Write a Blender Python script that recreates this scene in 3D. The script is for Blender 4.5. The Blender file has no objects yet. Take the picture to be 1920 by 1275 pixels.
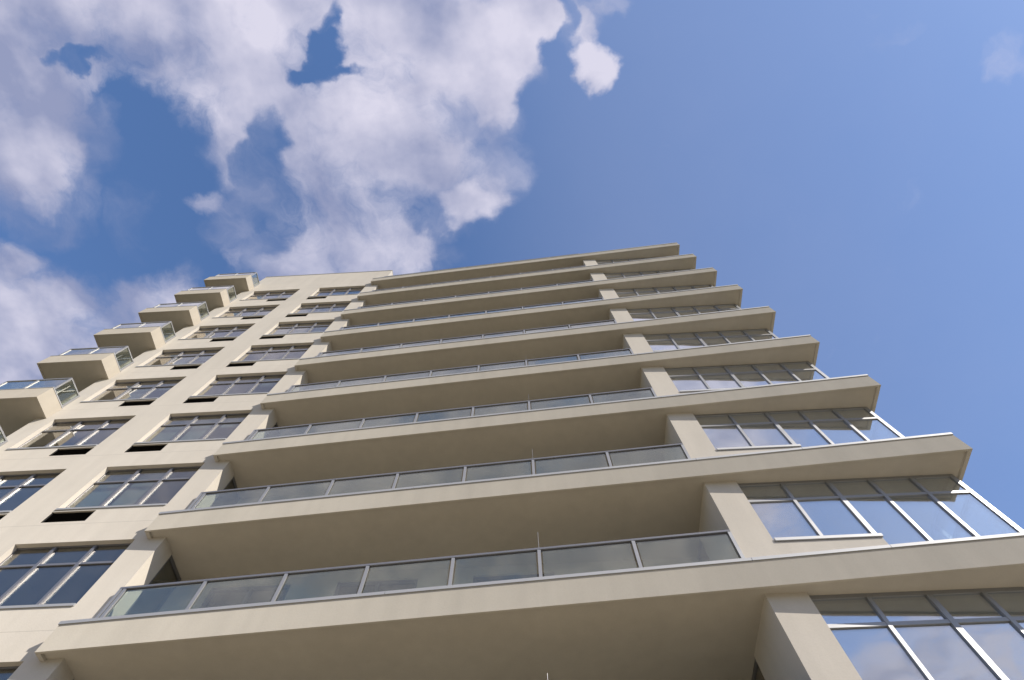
import bpy, bmesh, math, random
from mathutils import Matrix, Vector

random.seed(7)
S = bpy.context.scene
C = S.collection
R = math.radians

# ------------------------------------------------------------------ dimensions (metres, ground at z = 0)
EYE = 1.6                 # camera height
H = 3.0                   # storey height
K0, K1 = -1, 8            # lowest and highest balcony slab
ZS = 6.505 + EYE          # underside of slab 0
FH = 0.545                # fascia height
CH = 0.066                # coping height
YA = 8.375                # plane of the window wall
XL, XR = -16.73, -8.30    # its ends
P1 = -8.462               # corner beside the long balconies
P2L, P2R, P2Y = 3.885, 4.589, 7.517
GX, GY = 9.344, 7.621     # glazed corner
FL = (-8.866, 8.132)      # fascia, left end
FR = (9.568, 6.918)       # fascia, right end
YB = 9.69                 # back wall of the long balconies
ZROOF = 33.85 + EYE


def fy(x):
    return FL[1] + (x - FL[0]) * (FR[1] - FL[1]) / (FR[0] - FL[0])


# ------------------------------------------------------------------ materials
def new_mat(name):
    m = bpy.data.materials.new(name)
    m.use_nodes = True
    nt = m.node_tree
    return m, nt, nt.nodes['Principled BSDF'], nt.nodes['Material Output']


def stucco(name, col, joint=False, bump=0.25, spread=0.08, rough=0.45):
    m, nt, p, out = new_mat(name)
    N, Lk = nt.nodes, nt.links
    tc = N.new('ShaderNodeTexCoord')
    n1 = N.new('ShaderNodeTexNoise'); n1.inputs['Scale'].default_value = 0.55; n1.inputs['Detail'].default_value = 6
    n1.inputs['Roughness'].default_value = 0.62
    n2 = N.new('ShaderNodeTexNoise'); n2.inputs['Scale'].default_value = 38; n2.inputs['Detail'].default_value = 5
    mp = N.new('ShaderNodeMapping'); mp.inputs['Scale'].default_value = (2.2, 2.2, 0.18)     # rain streaks
    n3 = N.new('ShaderNodeTexNoise'); n3.inputs['Scale'].default_value = 1.6; n3.inputs['Detail'].default_value = 4
    Lk.new(tc.outputs['Object'], n1.inputs['Vector']); Lk.new(tc.outputs['Object'], n2.inputs['Vector'])
    Lk.new(tc.outputs['Object'], mp.inputs['Vector']); Lk.new(mp.outputs[0], n3.inputs['Vector'])
    s1 = N.new('ShaderNodeMath'); s1.operation = 'MULTIPLY_ADD'; s1.inputs[1].default_value = spread * 3; s1.inputs[2].default_value = 1 - spread * 1.5
    Lk.new(n1.outputs['Fac'], s1.inputs[0])
    s3 = N.new('ShaderNodeMath'); s3.operation = 'MULTIPLY_ADD'; s3.inputs[1].default_value = spread * 2; s3.inputs[2].default_value = 1 - spread
    Lk.new(n3.outputs['Fac'], s3.inputs[0])
    s2 = N.new('ShaderNodeMath'); s2.operation = 'MULTIPLY_ADD'; s2.inputs[1].default_value = spread * 1.5; s2.inputs[2].default_value = 1 - spread * .75
    Lk.new(n2.outputs['Fac'], s2.inputs[0])
    a = N.new('ShaderNodeMath'); a.operation = 'MULTIPLY'; Lk.new(s1.outputs[0], a.inputs[0]); Lk.new(s3.outputs[0], a.inputs[1])
    b = N.new('ShaderNodeMath'); b.operation = 'MULTIPLY'; Lk.new(a.outputs[0], b.inputs[0]); Lk.new(s2.outputs[0], b.inputs[1])
    fac = b.outputs[0]
    hsrc = n2.outputs['Fac']
    if joint:                                                     # a thin control joint at every floor level
        sx = N.new('ShaderNodeSeparateXYZ'); Lk.new(tc.outputs['Object'], sx.inputs[0])
        ad = N.new('ShaderNodeMath'); ad.operation = 'SUBTRACT'; ad.inputs[1].default_value = 7.15 + EYE - 3 * H - 0.006
        Lk.new(sx.outputs['Z'], ad.inputs[0])
        md = N.new('ShaderNodeMath'); md.operation = 'MODULO'; md.inputs[1].default_value = H; Lk.new(ad.outputs[0], md.inputs[0])
        lt = N.new('ShaderNodeMath'); lt.operation = 'LESS_THAN'; lt.inputs[1].default_value = 0.014; Lk.new(md.outputs[0], lt.inputs[0])
        jm = N.new('ShaderNodeMath'); jm.operation = 'MULTIPLY_ADD'; jm.inputs[1].default_value = -0.22; jm.inputs[2].default_value = 1
        Lk.new(lt.outputs[0], jm.inputs[0])
        c = N.new('ShaderNodeMath'); c.operation = 'MULTIPLY'; Lk.new(fac, c.inputs[0]); Lk.new(jm.outputs[0], c.inputs[1])
        fac = c.outputs[0]
    vm = N.new('ShaderNodeVectorMath'); vm.operation = 'SCALE'; vm.inputs[0].default_value = col
    Lk.new(fac, vm.inputs['Scale'])
    Lk.new(vm.outputs[0], p.inputs['Base Color'])
    p.inputs['Roughness'].default_value = 0.92
    p.inputs['Diffuse Roughness'].default_value = rough
    p.inputs['Specular IOR Level'].default_value = 0.2
    bp = N.new('ShaderNodeBump'); bp.inputs['Strength'].default_value = bump; bp.inputs['Distance'].default_value = 0.006
    Lk.new(hsrc, bp.inputs['Height']); Lk.new(bp.outputs[0], p.inputs['Normal'])
    return m


def plain(name, col, rough=0.5, metal=0.0, spec=0.5, var=0.06):
    m, nt, p, out = new_mat(name)
    N, Lk = nt.nodes, nt.links
    tc = N.new('ShaderNodeTexCoord')
    n = N.new('ShaderNodeTexNoise'); n.inputs['Scale'].default_value = 3.0; n.inputs['Detail'].default_value = 5
    Lk.new(tc.outputs['Object'], n.inputs['Vector'])
    s = N.new('ShaderNodeMath'); s.operation = 'MULTIPLY_ADD'; s.inputs[1].default_value = var * 2; s.inputs[2].default_value = 1 - var
    Lk.new(n.outputs['Fac'], s.inputs[0])
    vm = N.new('ShaderNodeVectorMath'); vm.operation = 'SCALE'; vm.inputs[0].default_value = col
    Lk.new(s.outputs[0], vm.inputs['Scale']); Lk.new(vm.outputs[0], p.inputs['Base Color'])
    r = N.new('ShaderNodeMath'); r.operation = 'MULTIPLY_ADD'; r.inputs[1].default_value = 0.16; r.inputs[2].default_value = rough - .08
    Lk.new(n.outputs['Fac'], r.inputs[0]); Lk.new(r.outputs[0], p.inputs['Roughness'])
    p.inputs['Metallic'].default_value = metal
    p.inputs['Specular IOR Level'].default_value = spec
    return m


def glass(name, tint, ior, boost, refl=(0.95, 0.97, 1.0), wave=0.007, dust=0.03):
    """Sheet glass: Fresnel mirror over a tinted see-through pane."""
    m, nt, p, out = new_mat(name)
    N, Lk = nt.nodes, nt.links
    N.remove(p)
    tr = N.new('ShaderNodeBsdfTransparent'); tr.inputs['Color'].default_value = (*tint, 1)
    gl = N.new('ShaderNodeBsdfGlossy'); gl.inputs['Color'].default_value = (*refl, 1); gl.inputs['Roughness'].default_value = 0.0
    tc = N.new('ShaderNodeTexCoord')
    nz = N.new('ShaderNodeTexNoise'); nz.inputs['Scale'].default_value = 1.1; nz.inputs['Detail'].default_value = 1
    Lk.new(tc.outputs['Object'], nz.inputs['Vector'])
    bp = N.new('ShaderNodeBump'); bp.inputs['Strength'].default_value = 1.0; bp.inputs['Distance'].default_value = wave
    Lk.new(nz.outputs['Fac'], bp.inputs['Height']); Lk.new(bp.outputs[0], gl.inputs['Normal'])
    fr = N.new('ShaderNodeFresnel'); fr.inputs['IOR'].default_value = ior
    # the same reflectance on both faces of the pane
    geo = N.new('ShaderNodeNewGeometry')
    io = N.new('ShaderNodeMath'); io.operation = 'DIVIDE'; io.inputs[0].default_value = 1.0; io.inputs[1].default_value = ior
    mxi = N.new('ShaderNodeMix'); mxi.data_type = 'FLOAT'
    mxi.inputs['A'].default_value = ior; mxi.inputs['B'].default_value = ior
    fr2 = N.new('ShaderNodeLayerWeight')
    bo = N.new('ShaderNodeMath'); bo.operation = 'MULTIPLY'; bo.use_clamp = True; bo.inputs[1].default_value = boost
    # Schlick: F0 + (1-F0) * (1-cos)^5 from the (two-sided) facing weight
    pw = N.new('ShaderNodeMath'); pw.operation = 'POWER'; pw.inputs[1].default_value = 5
    fr2.inputs['Blend'].default_value = 0.5
    Lk.new(fr2.outputs['Facing'], pw.inputs[0])
    f0 = ((ior - 1) / (ior + 1)) ** 2
    ma = N.new('ShaderNodeMath'); ma.operation = 'MULTIPLY_ADD'; ma.inputs[1].default_value = 1 - f0; ma.inputs[2].default_value = f0
    Lk.new(pw.outputs[0], ma.inputs[0]); Lk.new(ma.outputs[0], bo.inputs[0])
    for x in (fr, io, mxi, geo):
        N.remove(x)
    mx = N.new('ShaderNodeMixShader')
    Lk.new(bo.outputs[0], mx.inputs['Fac']); Lk.new(tr.outputs[0], mx.inputs[1]); Lk.new(gl.outputs[0], mx.inputs[2])
    # a thin film of dust that scatters a little light both ways, uneven over the pane
    df = N.new('ShaderNodeBsdfDiffuse'); df.inputs['Color'].default_value = (.75, .76, .76, 1)
    tl = N.new('ShaderNodeBsdfTranslucent'); tl.inputs['Color'].default_value = (.75, .76, .76, 1)
    dm = N.new('ShaderNodeMixShader'); dm.inputs['Fac'].default_value = .55
    Lk.new(df.outputs[0], dm.inputs[1]); Lk.new(tl.outputs[0], dm.inputs[2])
    nd = N.new('ShaderNodeTexNoise'); nd.inputs['Scale'].default_value = 2.2; nd.inputs['Detail'].default_value = 5
    Lk.new(tc.outputs['Object'], nd.inputs['Vector'])
    da = N.new('ShaderNodeMath'); da.operation = 'MULTIPLY'; da.inputs[1].default_value = dust * 2
    Lk.new(nd.outputs['Fac'], da.inputs[0])
    mx2 = N.new('ShaderNodeMixShader')
    Lk.new(da.outputs[0], mx2.inputs['Fac']); Lk.new(mx.outputs[0], mx2.inputs[1]); Lk.new(dm.outputs[0], mx2.inputs[2])
    Lk.new(mx2.outputs[0], out.inputs['Surface'])
    return m


WALL = (0.56, 0.514, 0.446)
M_wall = stucco('cream_stucco', WALL, joint=True)
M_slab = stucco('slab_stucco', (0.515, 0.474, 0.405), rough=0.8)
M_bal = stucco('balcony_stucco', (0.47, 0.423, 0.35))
M_pier = stucco('pier_stucco', WALL)
M_alu = plain('aluminium', (0.31, 0.31, 0.315), 0.42, 0.45)
M_frame = plain('grey_aluminium', (0.20, 0.20, 0.215), 0.36, 0.4)
M_alu2 = plain('aluminium_coping', (0.36, 0.36, 0.365), 0.6, 0.3)
M_dark = plain('dark_louvre', (0.022, 0.021, 0.021), 0.6, 0.0, 0.3)
M_room = plain('room_plaster', (0.32, 0.31, 0.29), 0.9, 0.0, 0.2)
M_blind = plain('roller_blind', (0.62, 0.61, 0.58), 0.85, 0.0, 0.2)
M_win = glass('window_glass', (0.66, 0.72, 0.72), 1.75, 2.2, (1.0, .93, .86), dust=.03)
M_cur = glass('curtain_glass', (0.84, 0.90, 0.92), 2.0, 4.0, dust=.045)
M_rail = glass('rail_glass', (0.76, 0.82, 0.77), 1.52, 3.6, (1.0, .96, .86), dust=.035)
M_roof = plain('roof_membrane', (0.45, 0.45, 0.44), 0.9)


# ------------------------------------------------------------------ mesh helpers
class MB:
    def __init__(self):
        self.bm = bmesh.new()

    def quad(self, a, b, c, d):
        v = [self.bm.verts.new(p) for p in (a, b, c, d)]
        self.bm.faces.new(v)

    def box(self, x0, x1, y0, y1, z0, z1):
        if x0 > x1: x0, x1 = x1, x0
        if y0 > y1: y0, y1 = y1, y0
        if z0 > z1: z0, z1 = z1, z0
        self.prism([(x0, y0), (x1, y0), (x1, y1), (x0, y1)], z0, z1)

    def prism(self, pts, z0, z1):
        """vertical prism over a counter-clockwise plan outline"""
        b = [self.bm.verts.new((x, y, z0)) for x, y in pts]
        t = [self.bm.verts.new((x, y, z1)) for x, y in pts]
        n = len(pts)
        self.bm.faces.new(list(reversed(b)))
        self.bm.faces.new(t)
        for i in range(n):
            j = (i + 1) % n
            self.bm.faces.new((b[i], b[j], t[j], t[i]))

    def bar(self, a, b, d0, d1, z0, z1):
        """box along a plan line a-b, from offset d0 to d1 across it (to the left of a->b), z0..z1"""
        ax, ay = a; bx, by = b
        l = math.hypot(bx - ax, by - ay); nx, ny = -(by - ay) / l, (bx - ax) / l
        self.prism([(ax + nx * d0, ay + ny * d0), (bx + nx * d0, by + ny * d0),
                    (bx + nx * d1, by + ny * d1), (ax + nx * d1, ay + ny * d1)], z0, z1)

    def tube(self, a, b, r, n=8):
        a, b = Vector(a), Vector(b)
        w = (b - a).normalized()
        u = w.orthogonal().normalized(); v = w.cross(u)
        A = [self.bm.verts.new(a + (u * math.cos(2 * math.pi * i / n) + v * math.sin(2 * math.pi * i / n)) * r) for i in range(n)]
        B = [self.bm.verts.new(b + (u * math.cos(2 * math.pi * i / n) + v * math.sin(2 * math.pi * i / n)) * r) for i in range(n)]
        for i in range(n):
            j = (i + 1) % n
            self.bm.faces.new((A[i], A[j], B[j], B[i]))
        self.bm.faces.new(list(reversed(A))); self.bm.faces.new(B)

    def build(self, name, mat, parent=None, origin=(0, 0, 0), bevel=0.0):
        bmesh.ops.recalc_face_normals(self.bm, faces=self.bm.faces)
        me = bpy.data.meshes.new(name)
        bmesh.ops.translate(self.bm, verts=self.bm.verts, vec=-Vector(origin))
        self.bm.to_mesh(me); self.bm.free()
        me.materials.append(mat)
        o = bpy.data.objects.new(name, me)
        C.objects.link(o)
        o.location = origin
        if parent is not None:
            o.parent = parent
            po = parent
            w = Vector(origin)
            while po is not None:
                w = w - po.location if po.location.length else w
                po = po.parent
            o.location = w
        if bevel:
            b = o.modifiers.new('bevel', 'BEVEL'); b.width = bevel; b.segments = 2; b.limit_method = 'ANGLE'
        return o


def copy_tree(o, parent, dz):
    """copy of a part with its sub-parts, dz higher"""
    c = o.copy(); C.objects.link(c); c.parent = parent
    c.location.z += dz
    for ch in list(o.children):
        d = ch.copy(); C.objects.link(d); d.parent = c
    return c


def wall_mesh(mb, x0, x1, z0, z1, y0, y1, holes):
    """wall facing -y with real openings (holes = x0,x1,z0,z1) and their reveals"""
    xs = sorted({x0, x1, *[h[0] for h in holes], *[h[1] for h in holes]})
    zs = sorted({z0, z1, *[h[2] for h in holes], *[h[3] for h in holes]})

    def inside(cx, cz):
        return any(h[0] < cx < h[1] and h[2] < cz < h[3] for h in holes)
    vf, vb = {}, {}

    def V(d, i, k, y):
        if (i, k) not in d:
            d[(i, k)] = mb.bm.verts.new((xs[i], y, zs[k]))
        return d[(i, k)]
    n, m = len(xs) - 1, len(zs) - 1
    solid = [[not inside((xs[i] + xs[i + 1]) / 2, (zs[k] + zs[k + 1]) / 2) for k in range(m)] for i in range(n)]

    def sol(i, k):
        return 0 <= i < n and 0 <= k < m and solid[i][k]
    for i in range(n):
        for k in range(m):
            if not solid[i][k]:
                continue
            f = [V(vf, i, k, y0), V(vf, i + 1, k, y0), V(vf, i + 1, k + 1, y0), V(vf, i, k + 1, y0)]
            b = [V(vb, i, k, y1), V(vb, i + 1, k, y1), V(vb, i + 1, k + 1, y1), V(vb, i, k + 1, y1)]
            mb.bm.faces.new(f); mb.bm.faces.new(list(reversed(b)))
            if not sol(i, k - 1): mb.bm.faces.new((f[0], b[0], b[1], f[1]))
            if not sol(i + 1, k): mb.bm.faces.new((f[1], b[1], b[2], f[2]))
            if not sol(i, k + 1): mb.bm.faces.new((f[2], b[2], b[3], f[3]))
            if not sol(i - 1, k): mb.bm.faces.new((f[3], b[3], b[0], f[0]))


# ------------------------------------------------------------------ the building
B = bpy.data.objects.new('apartment_building', None)
C.objects.link(B)
B['label'] = 'tall cream stucco apartment block with long stacked balconies, glazed corner bays and glass railings'
B['category'] = 'apartment building'

# window wall -------------------------------------------------------
COLS = [(-16.008, -13.183), (-12.012, -9.174)]
WZ0, WZ1 = 7.684 + EYE, 9.530 + EYE
GR = [(-14.35, -13.195), (-12.05, -10.915)]
GZ0, GZ1 = 7.245 + EYE, 7.632 + EYE
WK = range(-1, 8)
holes = []
for k in WK:
    for a, b in COLS:
        holes.append((a, b, WZ0 + H * k, WZ1 + H * k))
    for a, b in GR:
        holes.append((a, b, GZ0 + H * k, GZ1 + H * k))
mb = MB()
wall_mesh(mb, XL, -8.76, 0.0, ZROOF, YA, YA + 0.28, holes)
wall = mb.build('window_wall', M_wall, B)
mb = MB()
mb.box(-8.76, P1, YA, 8.877, 0.0, ZS + H * 8 - 0.002)
mb.build('pier', M_pier, B)
mb = MB()
mb.box(-8.76, XR, YA, 9.6, ZS + H * 8 + FH + 0.002, ZROOF)
mb.build('parapet_return', M_pier, B)
mb = MB()
mb.box(XL - .02, XR + .02, YA - .025, YA + .32, ZROOF, ZROOF + .07)
mb.build('parapet_cap', M_alu2, B)

# windows -----------------------------------------------------------
YF = 8.485                 # front of the frames


def make_window(x0, x1):
    z0, z1 = WZ0, WZ1
    d0, d1 = YF, YF + .09
    f = MB()
    zb = z0 + .085
    f.box(x0, x1, d0, d1, zb, zb + .07)                    # bottom rail
    f.box(x0, x1, d0 + .01, d1, z1 - .03, z1)               # head
    f.box(x0, x0 + .022, d0 + .02, d1, zb + .07, z1 - .03)
    f.box(x1 - .06, x1, d0, d1, zb + .07, z1 - .03)
    w = x1 - x0
    ms = [x0 + w * .333, x0 + w * .667]
    zt = z0 + 1.255
    for m in ms:
        f.box(m - .034, m + .034, d0 - .008, d1, zb + .07, z1 - .03)
    segs = [x0 + .022] + sum(([m - .034, m + .034] for m in ms), []) + [x1 - .06]
    for i in range(0, 6, 2):
        f.box(segs[i], segs[i + 1], d0 + .004, d1 - .01, zt, zt + .055)
    win = f.build('window', M_frame, B, origin=((x0 + x1) / 2, YA, z0))
    g = MB()
    for i in range(0, 6, 2):
        a, b = segs[i], segs[i + 1]
        g.box(a, b, d0 + .035, d0 + .05, zb + .07, zt)
        g.box(a, b, d0 + .035, d0 + .05, zt + .055, z1 - .03)
    g.build('window_pane', M_win, win, origin=((x0 + x1) / 2, YA, z0))
    s = MB()
    s.box(x0 + .004, x1 - .004, YA - .028, YF - .002, z0 + .002, z0 + .06)
    s.box(x0 + .004, x1 - .004, YF - .002, YF + .1, z0 + .002, z0 + .083)
    s.build('window_sill', M_alu2, win, origin=((x0 + x1) / 2, YA, z0))
    return win


def add_blind(win, x0, x1, z0, part, frac):
    """roller blind hanging behind one light of a window, drawn down by frac"""
    w = (x1 - x0) / 3
    mbb = MB()
    a = x0 + w * part + .06
    zt = z0 + 1.76
    zb = z0 + 1.76 - 1.55 * frac
    mbb.box(a, a + w - .12, YF + .155, YF + .165, zb, zt)
    mbb.box(a, a + w - .12, YF + .150, YF + .170, zb - .03, zb)
    mbb.tube((a, YF + .16, zt + .03), (a + w - .12, YF + .16, zt + .03), .028)
    mbb.build('roller_blind', M_blind, win, origin=((x0 + x1) / 2, YA, z0))


BL = {(1, 1): [(0, .95), (1, .95)], (1, 2): [(0, .9), (1, .95), (2, .35)], (1, 3): [(2, .4)], (1, 5): [(0, .8), (1, .8), (2, .8)],
      (0, 3): [(1, .9), (2, .3)], (0, 4): [(2, .5), (1, .9)], (0, 6): [(1, .9), (2, .9)], (1, 6): [(0, .9), (1, .9), (2, .9)],
      (1, 7): [(1, .6), (2, .9)], (0, 7): [(1, .9), (2, .9)], (0, 1): [(0, .3)]}
for ci, (a, b) in enumerate(COLS):
    proto = None
    for k in WK:
        if proto is None:
            proto = make_window(a, b)
            proto.location.z += H * k
            w = proto
        else:
            w = copy_tree(proto, B, H * (k - WK[0]))
        w['todo'] = 0
        del w['todo']
        for part, frac in BL.get((ci, k), ()):
            add_blind(w, a, b, WZ0 + H * k, part, frac)

# ventilation grilles under the windows --------------------------------
for a, b in GR:
    m = MB()
    m.box(a, b, YA + .16, YA + .2, GZ0, GZ1)
    n = 9
    for i in range(n):                                      # louvre blades
        z = GZ0 + .02 + (GZ1 - GZ0 - .04) * i / (n - 1)
        v = [(a + .01, YA + .03, z - .012), (b - .01, YA + .03, z - .012), (b - .01, YA + .10, z + .018), (a + .01, YA + .10, z + .018)]
        m.quad(*v)
    for x in (a + .01, b - .03):
        m.box(x, x + .02, YA + .012, YA + .15, GZ0 + .004, GZ1 - .004)
    g0 = m.build('vent_grille', M_dark, B, origin=((a + b) / 2, YA, GZ0))
    g0.location.z += H * WK[0]
    for k in list(WK)[1:]:
        copy_tree(g0, B, H * (k - WK[0]))

# long balcony slabs --------------------------------------------------
LIP = 0.05


def make_slab():
    z0, z1 = ZS, ZS + FH
    m = MB()
    poly = [FL, FR, (FR[0], 13.0), (-8.55, 13.0), (-8.55, YA + .06), (FL[0], YA + .06)]
    m.prism(poly, z0 + LIP, z1)
    # the lip that hangs round the edge of the soffit
    m.bar(FL, FR, 0.0, .05, z0, z0 + LIP)
    for x, sx in ((FL[0], 1), (FR[0], -1)):
        y = fy(x) + .05
        m.box(x, x + sx * .085, y + .004, YA - .004 if sx > 0 else 11.5, z0, z0 + LIP)
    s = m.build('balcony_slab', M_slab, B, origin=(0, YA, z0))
    c = MB()                                                # folded metal coping, in lengths
    cuts = [FL[0] - .012, -2.7, 3.87, 6.26, FR[0] + .012]
    for a, b in zip(cuts, cuts[1:]):
        c.bar((a, fy(a)), (b - .008, fy(b - .008)), -.024, .34, z1 + .001, z1 + CH)
    c.build('coping', M_alu2, s, origin=(0, YA, z0))
    return s


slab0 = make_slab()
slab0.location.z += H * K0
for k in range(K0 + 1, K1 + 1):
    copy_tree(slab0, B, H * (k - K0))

# glass railings on the long balconies --------------------------------
RX = [-8.30, -6.61, -4.94, -3.28, -1.56, .14, 1.98, 3.83]
RO = .20


def make_railing(k):
    z1 = ZS + FH + CH
    zt = ZS + 1.515
    org = (0, YA, ZS)
    m = MB()
    p = lambda x: (x, fy(x) + RO)
    m.bar(p(RX[0] - .12), p(RX[-1] + .02), -.035, .035, zt - .045, zt)                # handrail
    m.bar(p(RX[0]), p(RX[-1]), .012, .030, zt - .075, zt - .047)
    m.bar(p(RX[0]), p(RX[-1]), -.02, .02, z1 + .03, z1 + .075)                        # bottom rail
    r = m.build('railing', M_frame, B, origin=org)
    for i, x in enumerate(RX):
        q = MB()
        dx, dy = .033, .03
        y = fy(x) + RO
        q.box(x - dx, x + dx, y - dy, y + dy, z1 + .001, zt - .046)
        q.box(x - .06, x + .06, y - .055, y + .055, z1 + .0005, z1 + .014)              # foot plate
        if i == 0:                                           # second, wall-side end post
            q.box(x - .115, x - .06, y - dy, y + dy, z1 + .001, zt - .046)
        q.build('railing_post', M_alu, r, origin=org)
    for i, (a, b) in enumerate(zip(RX, RX[1:])):
        q = MB()
        q.bar(p(a + .062), p(b - .062), -.006, .006, z1 + .08, zt - .085)
        q.build('glass_panel', M_rail, r, origin=org)
    return r


rail0 = make_railing(0)
rail0.location.z += H * K0
for k in range(K0 + 1, K1 + 1):
    copy_tree(rail0, B, H * (k - K0))

for k in range(-1, 4):                                      # slim rods rising above one post of the lower railings
    zt = ZS + 1.515 + H * k
    y = fy(.14) + RO
    q = MB()
    q.tube((.14, y, zt + .001), (.14, y, zt + .46), .0045)
    q.tube((.14, y, zt + .0005), (.14, y, zt + .03), .012)
    q.build('rod', M_frame, B, origin=(.14, y, zt))

# side and back walls of the long balconies ------------------------------
m = MB()
m.box(P2L, P2R, P2Y, 9.011, 0.0, ZS + H * 8 - .002)
m.build('pier', M_pier, B)
hs = []
for k in range(-1, 8):
    zf = ZS + H * k + FH
    for a in (-7.6, -4.6, -1.4, 1.6):
        hs.append((a, a + 1.9, zf + .06, zf + 2.25))
m = MB()
wall_mesh(m, -8.56, P2L + .3, 0, ZS + H * 8 - .002, YB, YB + .2, hs)
m.build('balcony_back_wall', M_wall, B)


def make_door(a, z):
    b, zt = a + 1.9, z + 2.19
    f = MB()
    y = YB + .05
    f.box(a, b, y, y + .1, zt - .06, zt); f.box(a, b, y, y + .1, z, z + .06)
    for x in (a, (a + b) / 2 - .04, b - .07):
        f.box(x, x + .07, y - .01, y + .1, z + .06, zt - .06)
    d = f.build('sliding_door', M_frame, B, origin=(a, YB, z))
    g = MB()
    g.box(a + .07, b - .07, y + .04, y + .055, z + .06, zt - .06)
    g.build('door_pane', M_win, d, origin=(a, YB, z))
    return d


for a in (-7.6, -4.6, -1.4, 1.6):
    zf = ZS + FH + .06
    d0 = make_door(a, zf)
    d0.location.z += H * K0
    for k in range(K0 + 1, K1):
        copy_tree(d0, B, H * (k - K0))
# fixed side lights next to the back wall
for x0, ya, yb in ((P1 - .09, 8.877, YB), (P2L + .03, 9.011, YB)):
    z0, z1 = ZS + FH + .01, ZS + H + LIP - .005
    f = MB()
    f.box(x0, x0 + .06, ya + .002, ya + .07, z0, z1)
    f.box(x0, x0 + .06, yb - .07, yb - .002, z0, z1)
    f.box(x0, x0 + .06, ya + .07, yb - .07, z1 - .07, z1)
    f.box(x0, x0 + .06, ya + .07, yb - .07, z0, z0 + .07)
    s = f.build('side_light', M_frame, B, origin=(x0, ya, z0))
    g = MB(); g.box(x0 + .02, x0 + .035, ya + .07, yb - .07, z0 + .07, z1 - .07)
    g.build('side_light_pane', M_win, s, origin=(x0, ya, z0))
    s.location.z += H * K0
    for k in range(K0 + 1, K1):
        copy_tree(s, B, H * (k - K0))

# glazed corner bays -----------------------------------------------------
ZSILL = 7.70 + EYE
XW = 6.60                   # end of the low wall under the first two lights
m = MB()
m.box(P2R, XW, P2Y, P2Y + .16, ZS + FH + .001, ZSILL)
sw = m.build('spandrel_wall', M_pier, B, origin=(P2R, P2Y, ZS))
sw.location.z += H * K0
for k in range(K0 + 1, K1):
    copy_tree(sw, B, H * (k - K0))
MX = [(P2R, .04), (5.585, .068), (6.587, .098), (7.49, .072), (8.40, .072), (9.29, .13)]


def make_bay():
    z0, z1 = ZS + FH, ZS + H + LIP
    org = (GX, GY, z0)
    zs = ZSILL
    f = MB()
    d0, d1 = GY - .022, GY + .10
    ztr0, ztr1 = 8.935 + EYE, 9.003 + EYE
    f.box(P2R + .002, GX, d0, d1, z1 - .075, z1)                           # head
    edges = []
    for i, (x, w) in enumerate(MX):
        zlow = zs + .08 if i < 2 else z0 + .001
        if i == 0:
            f.box(P2R + .002, P2R + .045, d0, d1, zlow, z1 - .075); edges.append((None, P2R + .045))
        elif i == 5:
            f.box(x - .045, GX, d0, d0 + .13, zlow, z1 - .075); edges.append((x - .045, None))
        else:
            f.box(x - w / 2, x + w / 2, d0 - .012, d1, zlow, z1 - .075); edges.append((x - w / 2, x + w / 2))
    lights = [(edges[i][1], edges[i + 1][0]) for i in range(5)]
    for i, (a, b) in enumerate(lights):
        f.box(a, b, d0 - .004, d1 - .02, ztr0, ztr1)
        if i < 2:
            f.box(a, b, d0, d1, zs + .08, zs + .115)
        else:
            f.box(a, b, d0, d1, z0 + .068, z0 + .16)
    # the glass return on the side of the building
    ye = 11.6
    for y in (9.0, 10.3, ye):
        f.box(GX - .10, GX, y - .04, y + .04, z0 + .001, z1 - .075)
    f.box(GX - .10, GX, d0 + .131, ye, z1 - .075, z1)
    ys = [d0 + .131, 8.96, 9.04, 10.26, 10.34, ye - .04]
    for i in range(0, 6, 2):
        f.box(GX - .09, GX - .005, ys[i], ys[i + 1], ztr0, ztr1)
        f.box(GX - .09, GX - .005, ys[i], ys[i + 1], z0 + .001, z0 + .16)
    bay = f.build('corner_window', M_alu, B, origin=org)
    g = MB()
    for i, (a, b) in enumerate(lights):
        zb = zs + .115 if i < 2 else z0 + .16
        g.box(a, b, GY + .004, GY + .018, zb, ztr0)
        g.box(a, b, GY + .004, GY + .018, ztr1, z1 - .075)
    for i in range(0, 6, 2):
        g.box(GX - .055, GX - .04, ys[i], ys[i + 1], z0 + .16, ztr0)
        g.box(GX - .055, GX - .04, ys[i], ys[i + 1], ztr1, z1 - .075)
    g.build('window_pane', M_cur, bay, origin=org)
    s = MB()
    s.box(P2R + .02, XW + .02, P2Y - .035, GY + .1, zs + .012, zs + .079)
    s.build('window_sill', M_alu2, bay, origin=org)
    return bay


bay0 = make_bay()
bay0.location.z += H * K0
for k in range(K0 + 1, K1):
    copy_tree(bay0, B, H * (k - K0))

# corner balconies on the left ---------------------------------------------
BX0, BX1, BY = -18.925, -16.36, 7.533
ZB = 9.615 + EYE - H


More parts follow.
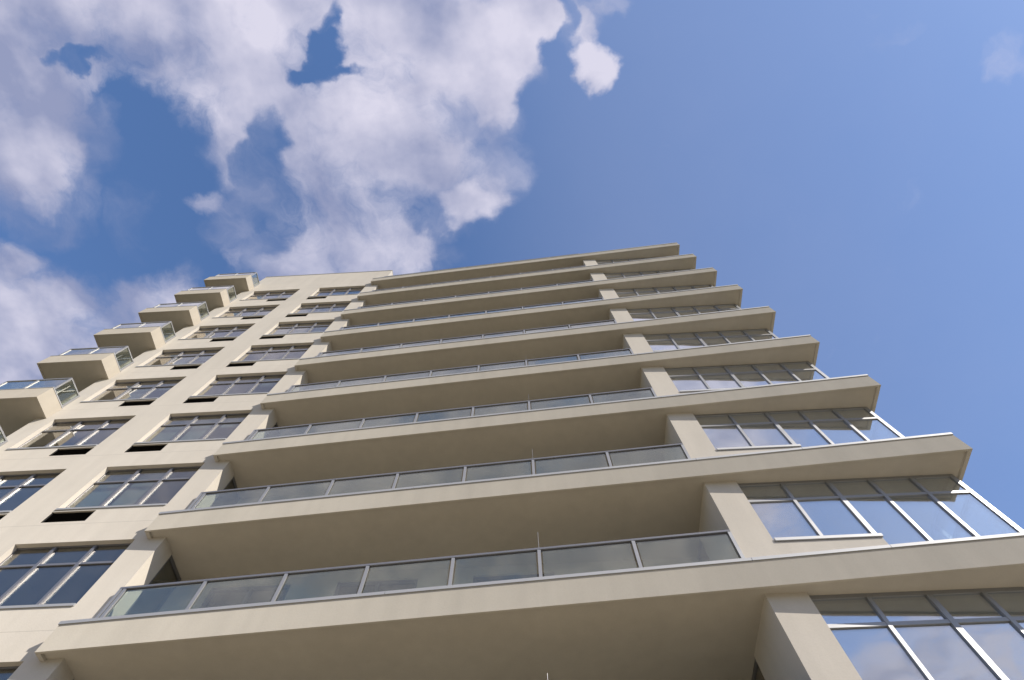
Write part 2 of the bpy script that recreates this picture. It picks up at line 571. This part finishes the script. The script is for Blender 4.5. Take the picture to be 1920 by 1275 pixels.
def make_corner_balcony():
    z0, z1 = ZB, ZB + .675
    org = (BX0, BY, z0)
    m = MB()
    ye = 10.8
    m.prism([(BX0, BY), (BX1, BY), (BX1, YA - .002), (XL - .002, YA - .002), (XL - .002, ye), (BX0, ye)], z0 + .03, z1)
    m.box(BX0, BX1, BY, BY + .06, z0, z0 + .03)
    m.box(BX0, BX0 + .06, BY + .062, ye, z0, z0 + .03)
    m.box(BX1 - .06, BX1, BY + .062, YA - .004, z0, z0 + .03)
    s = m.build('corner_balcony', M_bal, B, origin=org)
    c = MB()
    c.box(BX0 - .012, BX1 + .012, BY - .012, BY + .2, z1 + .001, z1 + .035)
    c.box(BX1 - .2, BX1 + .012, BY + .202, YA - .006, z1 + .001, z1 + .035)
    c.box(BX0 - .012, BX0 + .2, BY + .202, ye, z1 + .001, z1 + .035)
    c.build('coping', M_alu2, s, origin=org)
    zt = z1 + .90
    r = MB()
    yf = BY + .09
    xr = BX1 - .07
    xl = BX0 + .12
    zl = z1 + .05
    g = MB()
    # front
    r.box(xl - .03, xr + .03, yf - .03, yf + .03, zt - .05, zt)
    r.box(xl + .03, xr - .03, yf - .02, yf + .02, zl, zl + .04)
    xs = [xl, (xl + xr) / 2, xr]
    for x in xs:
        r.box(x - .03, x + .03, yf - .029, yf + .029, z1 + .036, zt - .05)
    for a, b in zip(xs, xs[1:]):
        g.box(a + .04, b - .04, yf - .006, yf + .006, zl + .045, zt - .055)
    # right end, back to the wall
    r.box(xr - .03, xr + .03, yf + .031, YA - .012, zt - .05, zt)
    r.box(xr - .02, xr + .02, yf + .031, YA - .08, zl, zl + .05)
    r.box(xr - .03, xr + .03, YA - .075, YA - .012, z1 + .036, zt - .05)
    g.box(xr - .006, xr + .006, yf + .04, YA - .085, zl + .055, zt - .055)
    # left side
    r.box(xl - .03, xl + .03, yf + .031, 10.7, zt - .05, zt)
    r.box(xl - .02, xl + .02, yf + .031, 10.64, zl, zl + .04)
    for y in (9.15, 10.67):
        r.box(xl - .03, xl + .03, y - .03, y + .03, z1 + .036, zt - .05)
    g.box(xl - .006, xl + .006, yf + .04, 9.11, zl + .045, zt - .055)
    g.box(xl - .006, xl + .006, 9.19, 10.63, zl + .045, zt - .055)
    r.build('balcony_railing', M_alu, s, origin=org)
    g.build('balcony_glass', M_rail, s, origin=org)
    return s


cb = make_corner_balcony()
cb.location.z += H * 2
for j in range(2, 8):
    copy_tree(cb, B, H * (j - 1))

# inside of the building: floors, rooms, partitions, the other outer walls, roof -----
m = MB()
for k in range(K0, 9):
    z = ZS + H * k
    m.box(XL + .05, -8.56, YA + .285, 13.0, z + .25, z + FH - .01)
m.build('floor_plate', M_room, B)
m = MB()
zt_ = ZS + H * 8
m.box(XL + .05, -9.0, 12.2, 12.4, 0, zt_)                        # corridor wall behind the flats
m.box(P2L + .3, 8.2, 11.6, 11.75, 0, zt_)
m.box(-8.56, P2L + .3, 12.2, 12.4, 0, zt_)
for x in (-12.6, -8.80):
    m.box(x, x + .15, YA + .3, 12.19, 0, zt_)
m.box(P2L + .31, P2L + .45, 9.02, 11.59, 0, zt_)
m.build('partition_wall', M_room, B)
m = MB()
m.box(XL, XL + .25, YA + .282, 24, 0, ZROOF - .002)
m.box(XL + .252, 8.9, 23.7, 24, 0, zt_ + FH)
m.box(8.65, 8.9, 13.1, 23.69, 0, zt_ + FH)
m.box(8.2, GX - .005, 11.66, 13.08, 0, zt_)
m.build('outer_wall', M_wall, B)
m = MB()
m.box(XL + .26, 8.64, 13.02, 23.68, zt_ + .1, zt_ + FH - .03)
m.build('roof', M_roof, B)
m = MB()                                                         # plain ground storey under the lowest windows
m.box(P2R + .002, GX - .03, GY + .02, GY + .2, 0, ZS + H * K0 - .003)
m.build('ground_storey_wall', M_wall, B)

# ------------------------------------------------------------------ ground
def sheet(name, size, z, mat):
    me = bpy.data.meshes.new(name)
    b = bmesh.new()
    bmesh.ops.create_grid(b, x_segments=8, y_segments=8, size=size)
    b.to_mesh(me); b.free()
    me.materials.append(mat)
    o = bpy.data.objects.new(name, me); C.objects.link(o)
    o.location = (0, 0, z)
    o['kind'] = 'structure'
    return o


m_lawn, nt, p, out = new_mat('ground_cover')
tc = nt.nodes.new('ShaderNodeTexCoord')
nz = nt.nodes.new('ShaderNodeTexNoise'); nz.inputs['Scale'].default_value = .35; nz.inputs['Detail'].default_value = 8
cr = nt.nodes.new('ShaderNodeValToRGB')
cr.color_ramp.elements[0].color = (0.10, 0.095, 0.05, 1); cr.color_ramp.elements[1].color = (0.20, 0.17, 0.11, 1)
nt.links.new(tc.outputs['Object'], nz.inputs['Vector']); nt.links.new(nz.outputs['Fac'], cr.inputs['Fac'])
nt.links.new(cr.outputs['Color'], p.inputs['Base Color']); p.inputs['Roughness'].default_value = 1
sheet('ground', 3000, 0.0, m_lawn)
m_pave = stucco('paving', (0.345, 0.30, 0.218), bump=.3, spread=.1)
pv = sheet('pavement', 16, 0.004, m_pave)
pv.location = (0, -8.0, .004)
pv.scale = (1.6, 1, 1)

# ------------------------------------------------------------------ sun and sky
SD = Vector((1.60, -1.0, 1.26)).normalized()                     # towards the sun
sun = bpy.data.lights.new('sun', 'SUN')
sun.energy = 3.8
sun.angle = R(0.53)
sun.color = (1.0, 0.935, 0.84)
so = bpy.data.objects.new('sun', sun); C.objects.link(so)
so.rotation_euler = (-SD).to_track_quat('-Z', 'Y').to_euler()
so.location = (30, -20, 40)

W = bpy.data.worlds.new('World'); S.world = W
W.use_nodes = True
nt = W.node_tree
N, Lk = nt.nodes, nt.links
bg = N['Background']
sky = N.new('ShaderNodeTexSky')
sky.sky_type = 'NISHITA'
sky.sun_disc = False
sky.sun_elevation = math.asin(SD.z)
sky.sun_rotation = math.atan2(SD.x, SD.y)
sky.air_density = 1.0; sky.dust_density = 0.35; sky.ozone_density = 3.0


def math_node(op, a, b=None, c=None, clamp=False):
    n = N.new('ShaderNodeMath'); n.operation = op; n.use_clamp = clamp
    for i, v in enumerate((a, b, c)):
        if v is None: continue
        if isinstance(v, (int, float)): n.inputs[i].default_value = v
        else: Lk.new(v, n.inputs[i])
    return n.outputs[0]


def vmath(op, a, b=None, scale=None):
    n = N.new('ShaderNodeVectorMath'); n.operation = op
    for i, v in enumerate((a, b)):
        if v is None: continue
        if isinstance(v, (tuple, list)): n.inputs[i].default_value = v
        else: Lk.new(v, n.inputs[i])
    if scale is not None:
        if isinstance(scale, (int, float)): n.inputs['Scale'].default_value = scale
        else: Lk.new(scale, n.inputs['Scale'])
    return n.outputs['Value'] if op in ('DOT_PRODUCT', 'LENGTH') else n.outputs[0]


def noise(vec, scale, detail, rough=.55, dist=0.0, color=False):
    n = N.new('ShaderNodeTexNoise'); n.inputs['Scale'].default_value = scale; n.inputs['Detail'].default_value = detail
    n.inputs['Roughness'].default_value = rough; n.inputs['Distortion'].default_value = dist
    Lk.new(vec, n.inputs['Vector'])
    return n.outputs['Color'] if color else n.outputs['Fac']


def smooth(v, a, b, lo=0.0, hi=1.0):
    n = N.new('ShaderNodeMapRange'); n.interpolation_type = 'SMOOTHSTEP'
    Lk.new(v, n.inputs['Value'])
    n.inputs['From Min'].default_value = a; n.inputs['From Max'].default_value = b
    n.inputs['To Min'].default_value = lo; n.inputs['To Max'].default_value = hi
    return n.outputs[0]


CK = 10.0 / 1.74          # cloud radiance scale against the background strength and the exposure
SKYTINT = (0.77, 1.01, 1.40)

# a flat cloud deck: coordinates (x/z, y/z) of the view direction on it
tc = N.new('ShaderNodeTexCoord')
sp = N.new('ShaderNodeSeparateXYZ'); Lk.new(tc.outputs['Generated'], sp.inputs[0])
zc = math_node('MAXIMUM', sp.outputs['Z'], 0.06)
cb_ = N.new('ShaderNodeCombineXYZ')
Lk.new(math_node('DIVIDE', sp.outputs['X'], zc), cb_.inputs['X'])
Lk.new(math_node('DIVIDE', sp.outputs['Y'], zc), cb_.inputs['Y'])
cb_.inputs['Z'].default_value = 1.0
deck = cb_.outputs[0]
w1 = vmath('SUBTRACT', noise(deck, 4.2, 4, .55, color=True), (.5, .5, .5))
w2 = vmath('SUBTRACT', noise(deck, 17.0, 4, .6, color=True), (.5, .5, .5))
warp = vmath('MULTIPLY', vmath('ADD', vmath('SCALE', w1, scale=.16), vmath('SCALE', w2, scale=.05)), (1, 1, 0))
pw = vmath('ADD', deck, warp)

# lobes of the cloud masses and the gaps in them, as ellipses on the deck: rows of an affine map and a weight
LOBES = [
    (6.544, 2.709, 5.769, -0.628, 11.842, 1.829, 1.0), (6.563, 2.222, 4.572, -0.576, 10.85, 1.676, 1.0),
    (6.54, 1.698, 3.29, -0.487, 9.172, 1.275, 1.0), (6.692, 1.24, 2.146, -0.944, 17.809, 3.291, 1.0),
    (8.594, 1.191, 1.771, -0.568, 10.692, 1.486, 1.0), (8.669, 0.765, 0.715, -0.627, 11.818, 1.825, 1.0),
    (15.179, 0.666, -0.4, -1.13, 21.312, 3.698, 1.0), (8.915, 6.151, 5.0, -4.464, 10.657, -1.557, 1.0),
    (8.929, 5.796, 4.129, -4.719, 11.404, -1.257, 1.0), (10.876, 3.295, 6.627, -0.821, 15.415, 1.406, 1.0),
    (15.507, 5.433, 11.253, -1.194, 22.428, 2.046, 0.9), (10.682, 4.358, 9.261, -0.582, 10.913, 0.636, 1.0),
    (8.591, 3.556, 7.574, -0.666, 12.429, -0.35, 1.0), (8.156, 1.257, 1.992, -0.651, 12.181, 0.193, 1.0),
    (9.963, 1.11, 1.389, -0.771, 14.49, 1.322, 1.0), (17.335, 1.73, 1.923, -0.99, 18.47, -0.686, 0.6),
    (17.763, 1.327, 0.876, -0.776, 14.587, 1.449, 1.0), (27.071, 1.813, 0.822, -0.799, 14.973, 0.873, 1.0),
    (21.197, 1.624, 1.146, -0.877, 16.406, 0.118, 0.5), (20.188, 9.123, 10.036, -3.181, 14.002, -1.672, 1.0),
    (10.755, 1.951, 3.346, -0.578, 10.77, -0.795, 1.0), (10.347, 1.434, 2.132, -0.492, 9.171, -0.424, 1.0),
    (11.68, 2.255, 3.969, -0.872, 16.303, -0.026, 1.0), (8.955, 1.45, 2.358, -0.539, 9.994, -1.701, 1.0),
    (13.824, 1.755, 2.454, -1.238, 22.892, -5.064, 0.7), (19.811, 4.251, 7.776, -0.782, 14.5, -2.18, 0.75),
    (12.014, 2.414, 4.313, -1.033, 19.091, -4.423, 0.65), (14.297, -2.327, 2.426, 4.638, 23.616, -1.032, 0.9),
    (16.667, -6.441, 2.111, 9.35, 24.234, -2.285, 1.0), (36.31, 2.713, 1.79, -2.029, 37.735, -3.668, 0.9),
    (14.618, 1.431, 1.552, -1.694, 31.543, -2.474, 0.8), (38.501, 4.589, 6.101, -4.614, 85.682, -11.37, 0.6),
    (52.481, 3.657, 1.942, -2.318, 43.295, -0.756, 0.65), (46.094, -13.585, -7.301, 4.51, 24.976, 2.982, 0.6),
    (27.645, 8.53, -2.721, -11.662, 39.93, 5.246, 1.0), (45.932, -13.355, -6.821, 4.997, 27.586, 3.124, 0.7),
    (25.44, -0.3, -4.146, -3.203, 60.44, 10.944, 0.35), (21.095, 9.627, 10.716, -9.474, 40.294, -9.401, 0.7),
    (41.638, -4.309, 23.695, 7.742, 27.094, -1.464, 0.8), (33.539, 8.183, 15.582, -1.412, 26.25, -2.801, 0.5),
    (6.876, 2.873, 6.129, -0.383, 7.006, -2.876, 1.0), (15.225, 5.878, 12.382, -0.681, 12.511, -4.406, 0.9),
    (18.909, 8.015, 17.132, -1.133, 20.917, -5.288, 0.8), (12.683, 4.796, 10.067, -0.646, 11.808, -5.132, 0.9),
    (10.111, 0.549, 7.174, 3.331, 16.3, -2.042, 0.85), (11.347, 3.841, 7.903, -0.783, 14.354, -5.386, 0.8),
    (20.956, 6.019, 11.959, -1.674, 30.854, -8.462, 0.6), (20.219, 7.244, 15.066, -1.438, 26.761, -2.224, 0.35),
    (7.686, 18.44, 4.491, -22.904, 6.781, -14.694, 0.2), (3.571, 0.0, 2.571, 0.0, 3.333, 1.833, 0.95),
    (5.0, 0.0, 2.5, 0.0, 6.25, 2.625, 0.9), (4.545, 0.0, -5.091, 0.0, 5.0, 7.1, 0.8),
    (28.571, 0.0, -17.714, 0.0, 33.333, 24.0, 0.9), (33.333, 0.0, -22.667, 0.0, 35.714, 26.071, 0.7),
]
GAPS = [
    (78.777, 17.612, -4.573, -5.294, 25.607, 4.417, 0.9), (37.038, 0.841, -2.898, -2.227, 41.881, 4.831, 0.6),
    (27.055, 10.177, 21.344, -4.362, 81.913, 7.074, 1.2), (41.771, 20.566, 14.47, -9.169, 30.315, 0.984, 1.35),
    (30.02, -0.115, 9.697, 8.905, 88.291, 11.231, 1.0), (41.801, 7.257, 12.204, -4.991, 93.682, 7.247, 0.9),
    (79.811, 14.167, 24.065, -2.279, 42.924, 6.132, 0.9), (23.147, 2.176, 2.239, -1.292, 24.184, 0.487, 0.5),
    (42.802, 4.356, 4.952, -1.566, 29.331, 0.968, 0.5), (24.217, 17.357, 0.9, -10.213, 16.406, -1.183, 0.45),
    (20.45, 10.528, 2.845, -14.063, 32.834, -6.953, 0.6), (23.569, 2.718, 3.511, -2.259, 41.881, -6.794, 0.75),
    (36.409, -2.226, 15.38, 4.398, 23.783, 1.768, 1.0), (28.312, 6.907, 13.154, -2.411, 44.895, -3.312, 1.0),
    (26.501, 6.621, 12.695, -1.78, 33.318, 0.815, 0.25), (12.968, 4.261, 8.718, -0.803, 14.992, -0.315, 0.7),
    (12.666, 3.787, 7.595, -0.639, 11.889, -0.988, 0.5), (17.871, 11.42, 7.832, -4.768, 10.403, -4.389, 0.6),
    (32.295, 13.558, 13.536, -5.04, 21.487, -4.834, 0.4), (39.778, 6.441, 10.474, -1.83, 33.949, -4.937, 0.25),
    (53.63, 10.147, 17.71, -2.081, 38.476, -8.512, 0.3), (24.666, -12.622, 2.397, 19.727, 45.82, 8.155, 0.35),
    (16.811, 14.209, 15.715, -14.628, 34.637, -5.894, 0.3),
]
THIN = [
    (11.689, 0.986, 0.853, -0.356, 6.66, -0.069, 0.85), (9.04, 1.042, 1.347, -0.911, 16.905, -2.541, 0.7),
    (10.267, 2.505, 4.77, -0.489, 9.111, -0.504, 0.6), (7.391, 1.543, 2.795, -0.861, 15.91, -3.686, 0.8),
    (8.796, 1.151, 1.645, -0.867, 16.025, -3.545, 0.7), (16.355, 4.247, 8.229, -0.771, 14.287, -2.432, 0.6),
    (17.093, 6.226, 12.985, -0.657, 12.246, -0.566, 0.7), (18.274, 3.386, 5.86, -1.101, 20.679, 2.054, 0.3),
    (8.255, 3.351, 7.116, -0.926, 17.196, -2.249, 0.6), (7.555, 2.797, 5.85, -0.522, 9.572, -3.592, 0.6),
    (7.602, 2.393, 4.853, -0.676, 12.403, -4.51, 0.6), (22.688, 0.21, -2.524, -0.991, 18.686, 3.029, 0.6),
    (15.46, 5.815, 12.196, -1.636, 30.717, 2.653, 0.5), (13.877, 13.334, 8.586, -7.783, 10.412, -6.473, 0.45),
    (19.077, -0.152, -2.929, -2.349, 44.323, 8.025, 0.55), (24.512, 2.824, -20.181, -7.416, 21.294, 7.417, 0.36),
    (18.209, -11.407, -13.428, 16.242, 56.115, -4.601, 0.3),
]
BRIGHT = [
    (8.805, 1.357, 2.15, -1.024, 19.151, 0.137, 0.35), (18.838, 4.19, 7.756, -1.169, 22.047, 3.826, 0.3),
    (10.224, 0.586, 0.069, -0.979, 18.444, 2.706, 0.3), (8.984, 1.595, 2.709, -1.598, 29.967, 1.747, 0.2),
    (16.659, 1.341, 1.058, -1.376, 25.544, -3.589, 0.3), (24.549, -0.055, -3.424, -1.884, 35.407, 3.517, 0.35),
    (14.684, 5.844, 12.372, -0.85, 15.863, -0.589, 0.15), (7.514, 3.05, 6.477, -0.583, 10.683, -4.133, 0.4),
    (13.137, 4.187, 8.513, -0.961, 17.649, -6.014, 0.25),
]
SHADED = [
    (8.41, 2.88, 5.939, -0.95, 17.864, 1.918, 0.35), (13.766, 5.698, 12.136, -1.131, 21.278, 2.791, 0.2),
    (11.141, 3.244, 6.466, -1.144, 21.549, 3.162, 0.1), (10.891, 2.103, 3.701, -0.669, 12.4, -2.235, 0.1),
    (18.695, 2.301, 3.14, -1.371, 25.832, 3.791, 0.1),
]


def field(lobes, lo, hi):
    acc = None
    for a, b, c, d, e, f, w in lobes:
        x = vmath('DOT_PRODUCT', pw, (a, b, c))
        y = vmath('DOT_PRODUCT', pw, (d, e, f))
        r2 = math_node('MULTIPLY_ADD', x, x, math_node('MULTIPLY', y, y))
        g = smooth(r2, hi, lo, 0.0, w)
        acc = g if acc is None else math_node('MAXIMUM', acc, g)
    return acc


cover = field(LOBES, 0.0, 2.6)
gaps = math_node('MULTIPLY', field(GAPS, 0.0, 3.0), .64)
cover = math_node('SUBTRACT', cover, gaps)
# loose clouds over the rest of the sky, behind the camera
usep = N.new('ShaderNodeSeparateXYZ'); Lk.new(pw, usep.inputs[0])
far = math_node('MULTIPLY', smooth(usep.outputs['Y'], -.26, -.42), smooth(usep.outputs['X'], .75, .45))
far = math_node('MULTIPLY', far, smooth(usep.outputs['X'], -1.15, -.95))
loose = math_node('MULTIPLY', far, smooth(noise(deck, 2.6, 4), .2, .5))
cover = math_node('MAXIMUM', cover, loose)
fb = noise(pw, 5.0, 12, .66)
fine = math_node('MULTIPLY_ADD', math_node('SUBTRACT', fb, .5), smooth(cover, -.1, .5, .25, 2.1), cover)
alpha = smooth(fine, .14, .98, 0.0, .97)
thin = math_node('MULTIPLY_ADD', math_node('SUBTRACT', noise(pw, 9.0, 8, .6), .5), 1.3, math_node('SUBTRACT', field(THIN, 0.0, 2.2), math_node('MULTIPLY', gaps, .3)))
thin = smooth(thin, .15, 1.05, 0.0, .55)
alpha = math_node('SUBTRACT', 1.0, math_node('MULTIPLY', math_node('SUBTRACT', 1.0, alpha), math_node('SUBTRACT', 1.0, thin)))
# light and grey billows inside the clouds
b1 = noise(deck, 3.0, 5, .5)
off = vmath('ADD', deck, (.045, -.03, 0))
relief = math_node('SUBTRACT', noise(deck, 6.0, 6, .5), noise(off, 6.0, 6, .5))
lum = math_node('MULTIPLY_ADD', relief, 1.9, math_node('MULTIPLY_ADD', math_node('SUBTRACT', b1, .5), 1.8, .42))
usp2 = N.new('ShaderNodeSeparateXYZ'); Lk.new(deck, usp2.inputs[0])
lum = math_node('ADD', lum, math_node('MULTIPLY', usp2.outputs['X'], .42))
lum = math_node('ADD', lum, math_node('SUBTRACT', field(BRIGHT, 0.0, 1.8), field(SHADED, 0.0, 1.8)))
lum = math_node('ADD', lum, .17, clamp=True)
ccol = N.new('ShaderNodeMix'); ccol.data_type = 'RGBA'
ccol.inputs['A'].default_value = (*[CK * v for v in (.30, .335, .515)], 1)
ccol.inputs['B'].default_value = (*[CK * v for v in (.72, .70, .83)], 1)
Lk.new(lum, ccol.inputs['Factor'])
cloudcol = ccol.outputs['Result']
tint = N.new('ShaderNodeMix'); tint.data_type = 'RGBA'; tint.blend_type = 'MULTIPLY'; tint.inputs['Factor'].default_value = 1.0
gm = N.new('ShaderNodeGamma'); gm.inputs['Gamma'].default_value = .75; Lk.new(sky.outputs[0], gm.inputs['Color'])
Lk.new(gm.outputs[0], tint.inputs['A']); tint.inputs['B'].default_value = (*SKYTINT, 1)
# thin high haze towards the sun and low behind the camera
veil = N.new('ShaderNodeMix'); veil.data_type = 'RGBA'
va = math_node('MULTIPLY', smooth(usp2.outputs['X'], -.22, .22), .135)
vb = math_node('MULTIPLY', smooth(usp2.outputs['Y'], -.35, -.75), .13)
va = math_node('ADD', va, vb)
va = math_node('MULTIPLY', va, math_node('MULTIPLY_ADD', noise(deck, 1.7, 6, .6), .9, .55))
Lk.new(va, veil.inputs['Factor'])
Lk.new(tint.outputs['Result'], veil.inputs['A']); veil.inputs['B'].default_value = (*[CK * v for v in (.65, .66, .80)], 1)
skycol = veil.outputs['Result']


cmix = N.new('ShaderNodeMix'); cmix.data_type = 'RGBA'
Lk.new(alpha, cmix.inputs['Factor']); Lk.new(skycol, cmix.inputs['A']); Lk.new(cloudcol, cmix.inputs['B'])
Lk.new(cmix.outputs['Result'], bg.inputs['Color'])
bg.inputs['Strength'].default_value = 0.1

# ------------------------------------------------------------------ camera
cam = bpy.data.cameras.new('camera')
cam.sensor_fit = 'HORIZONTAL'; cam.sensor_width = 36.0
cam.lens = 981.128 / 1920 * 36.0
cam.clip_start = .05; cam.clip_end = 8000
co = bpy.data.objects.new('camera', cam); C.objects.link(co)
cr_ = Vector((0.99856868, 0.05341464, -0.0027338)); cu_ = Vector((0.05050362, -0.92485542, 0.3769507)); cf_ = Vector((-0.01760632, 0.37654923, 0.92622929))
M = Matrix((cr_, cu_, -cf_)).transposed().to_4x4()
M.translation = (0, 0, EYE)
co.matrix_world = M
S.camera = co

S.view_settings.view_transform = 'Standard'
S.view_settings.look = 'None'
S.view_settings.exposure = 0.83
S.view_settings.gamma = 1.0
S.cycles.use_denoising = True
S.cycles.max_bounces = 10
S.cycles.transparent_max_bounces = 24
S.cycles.caustics_reflective = True
S.cycles.sample_clamp_indirect = 6.0
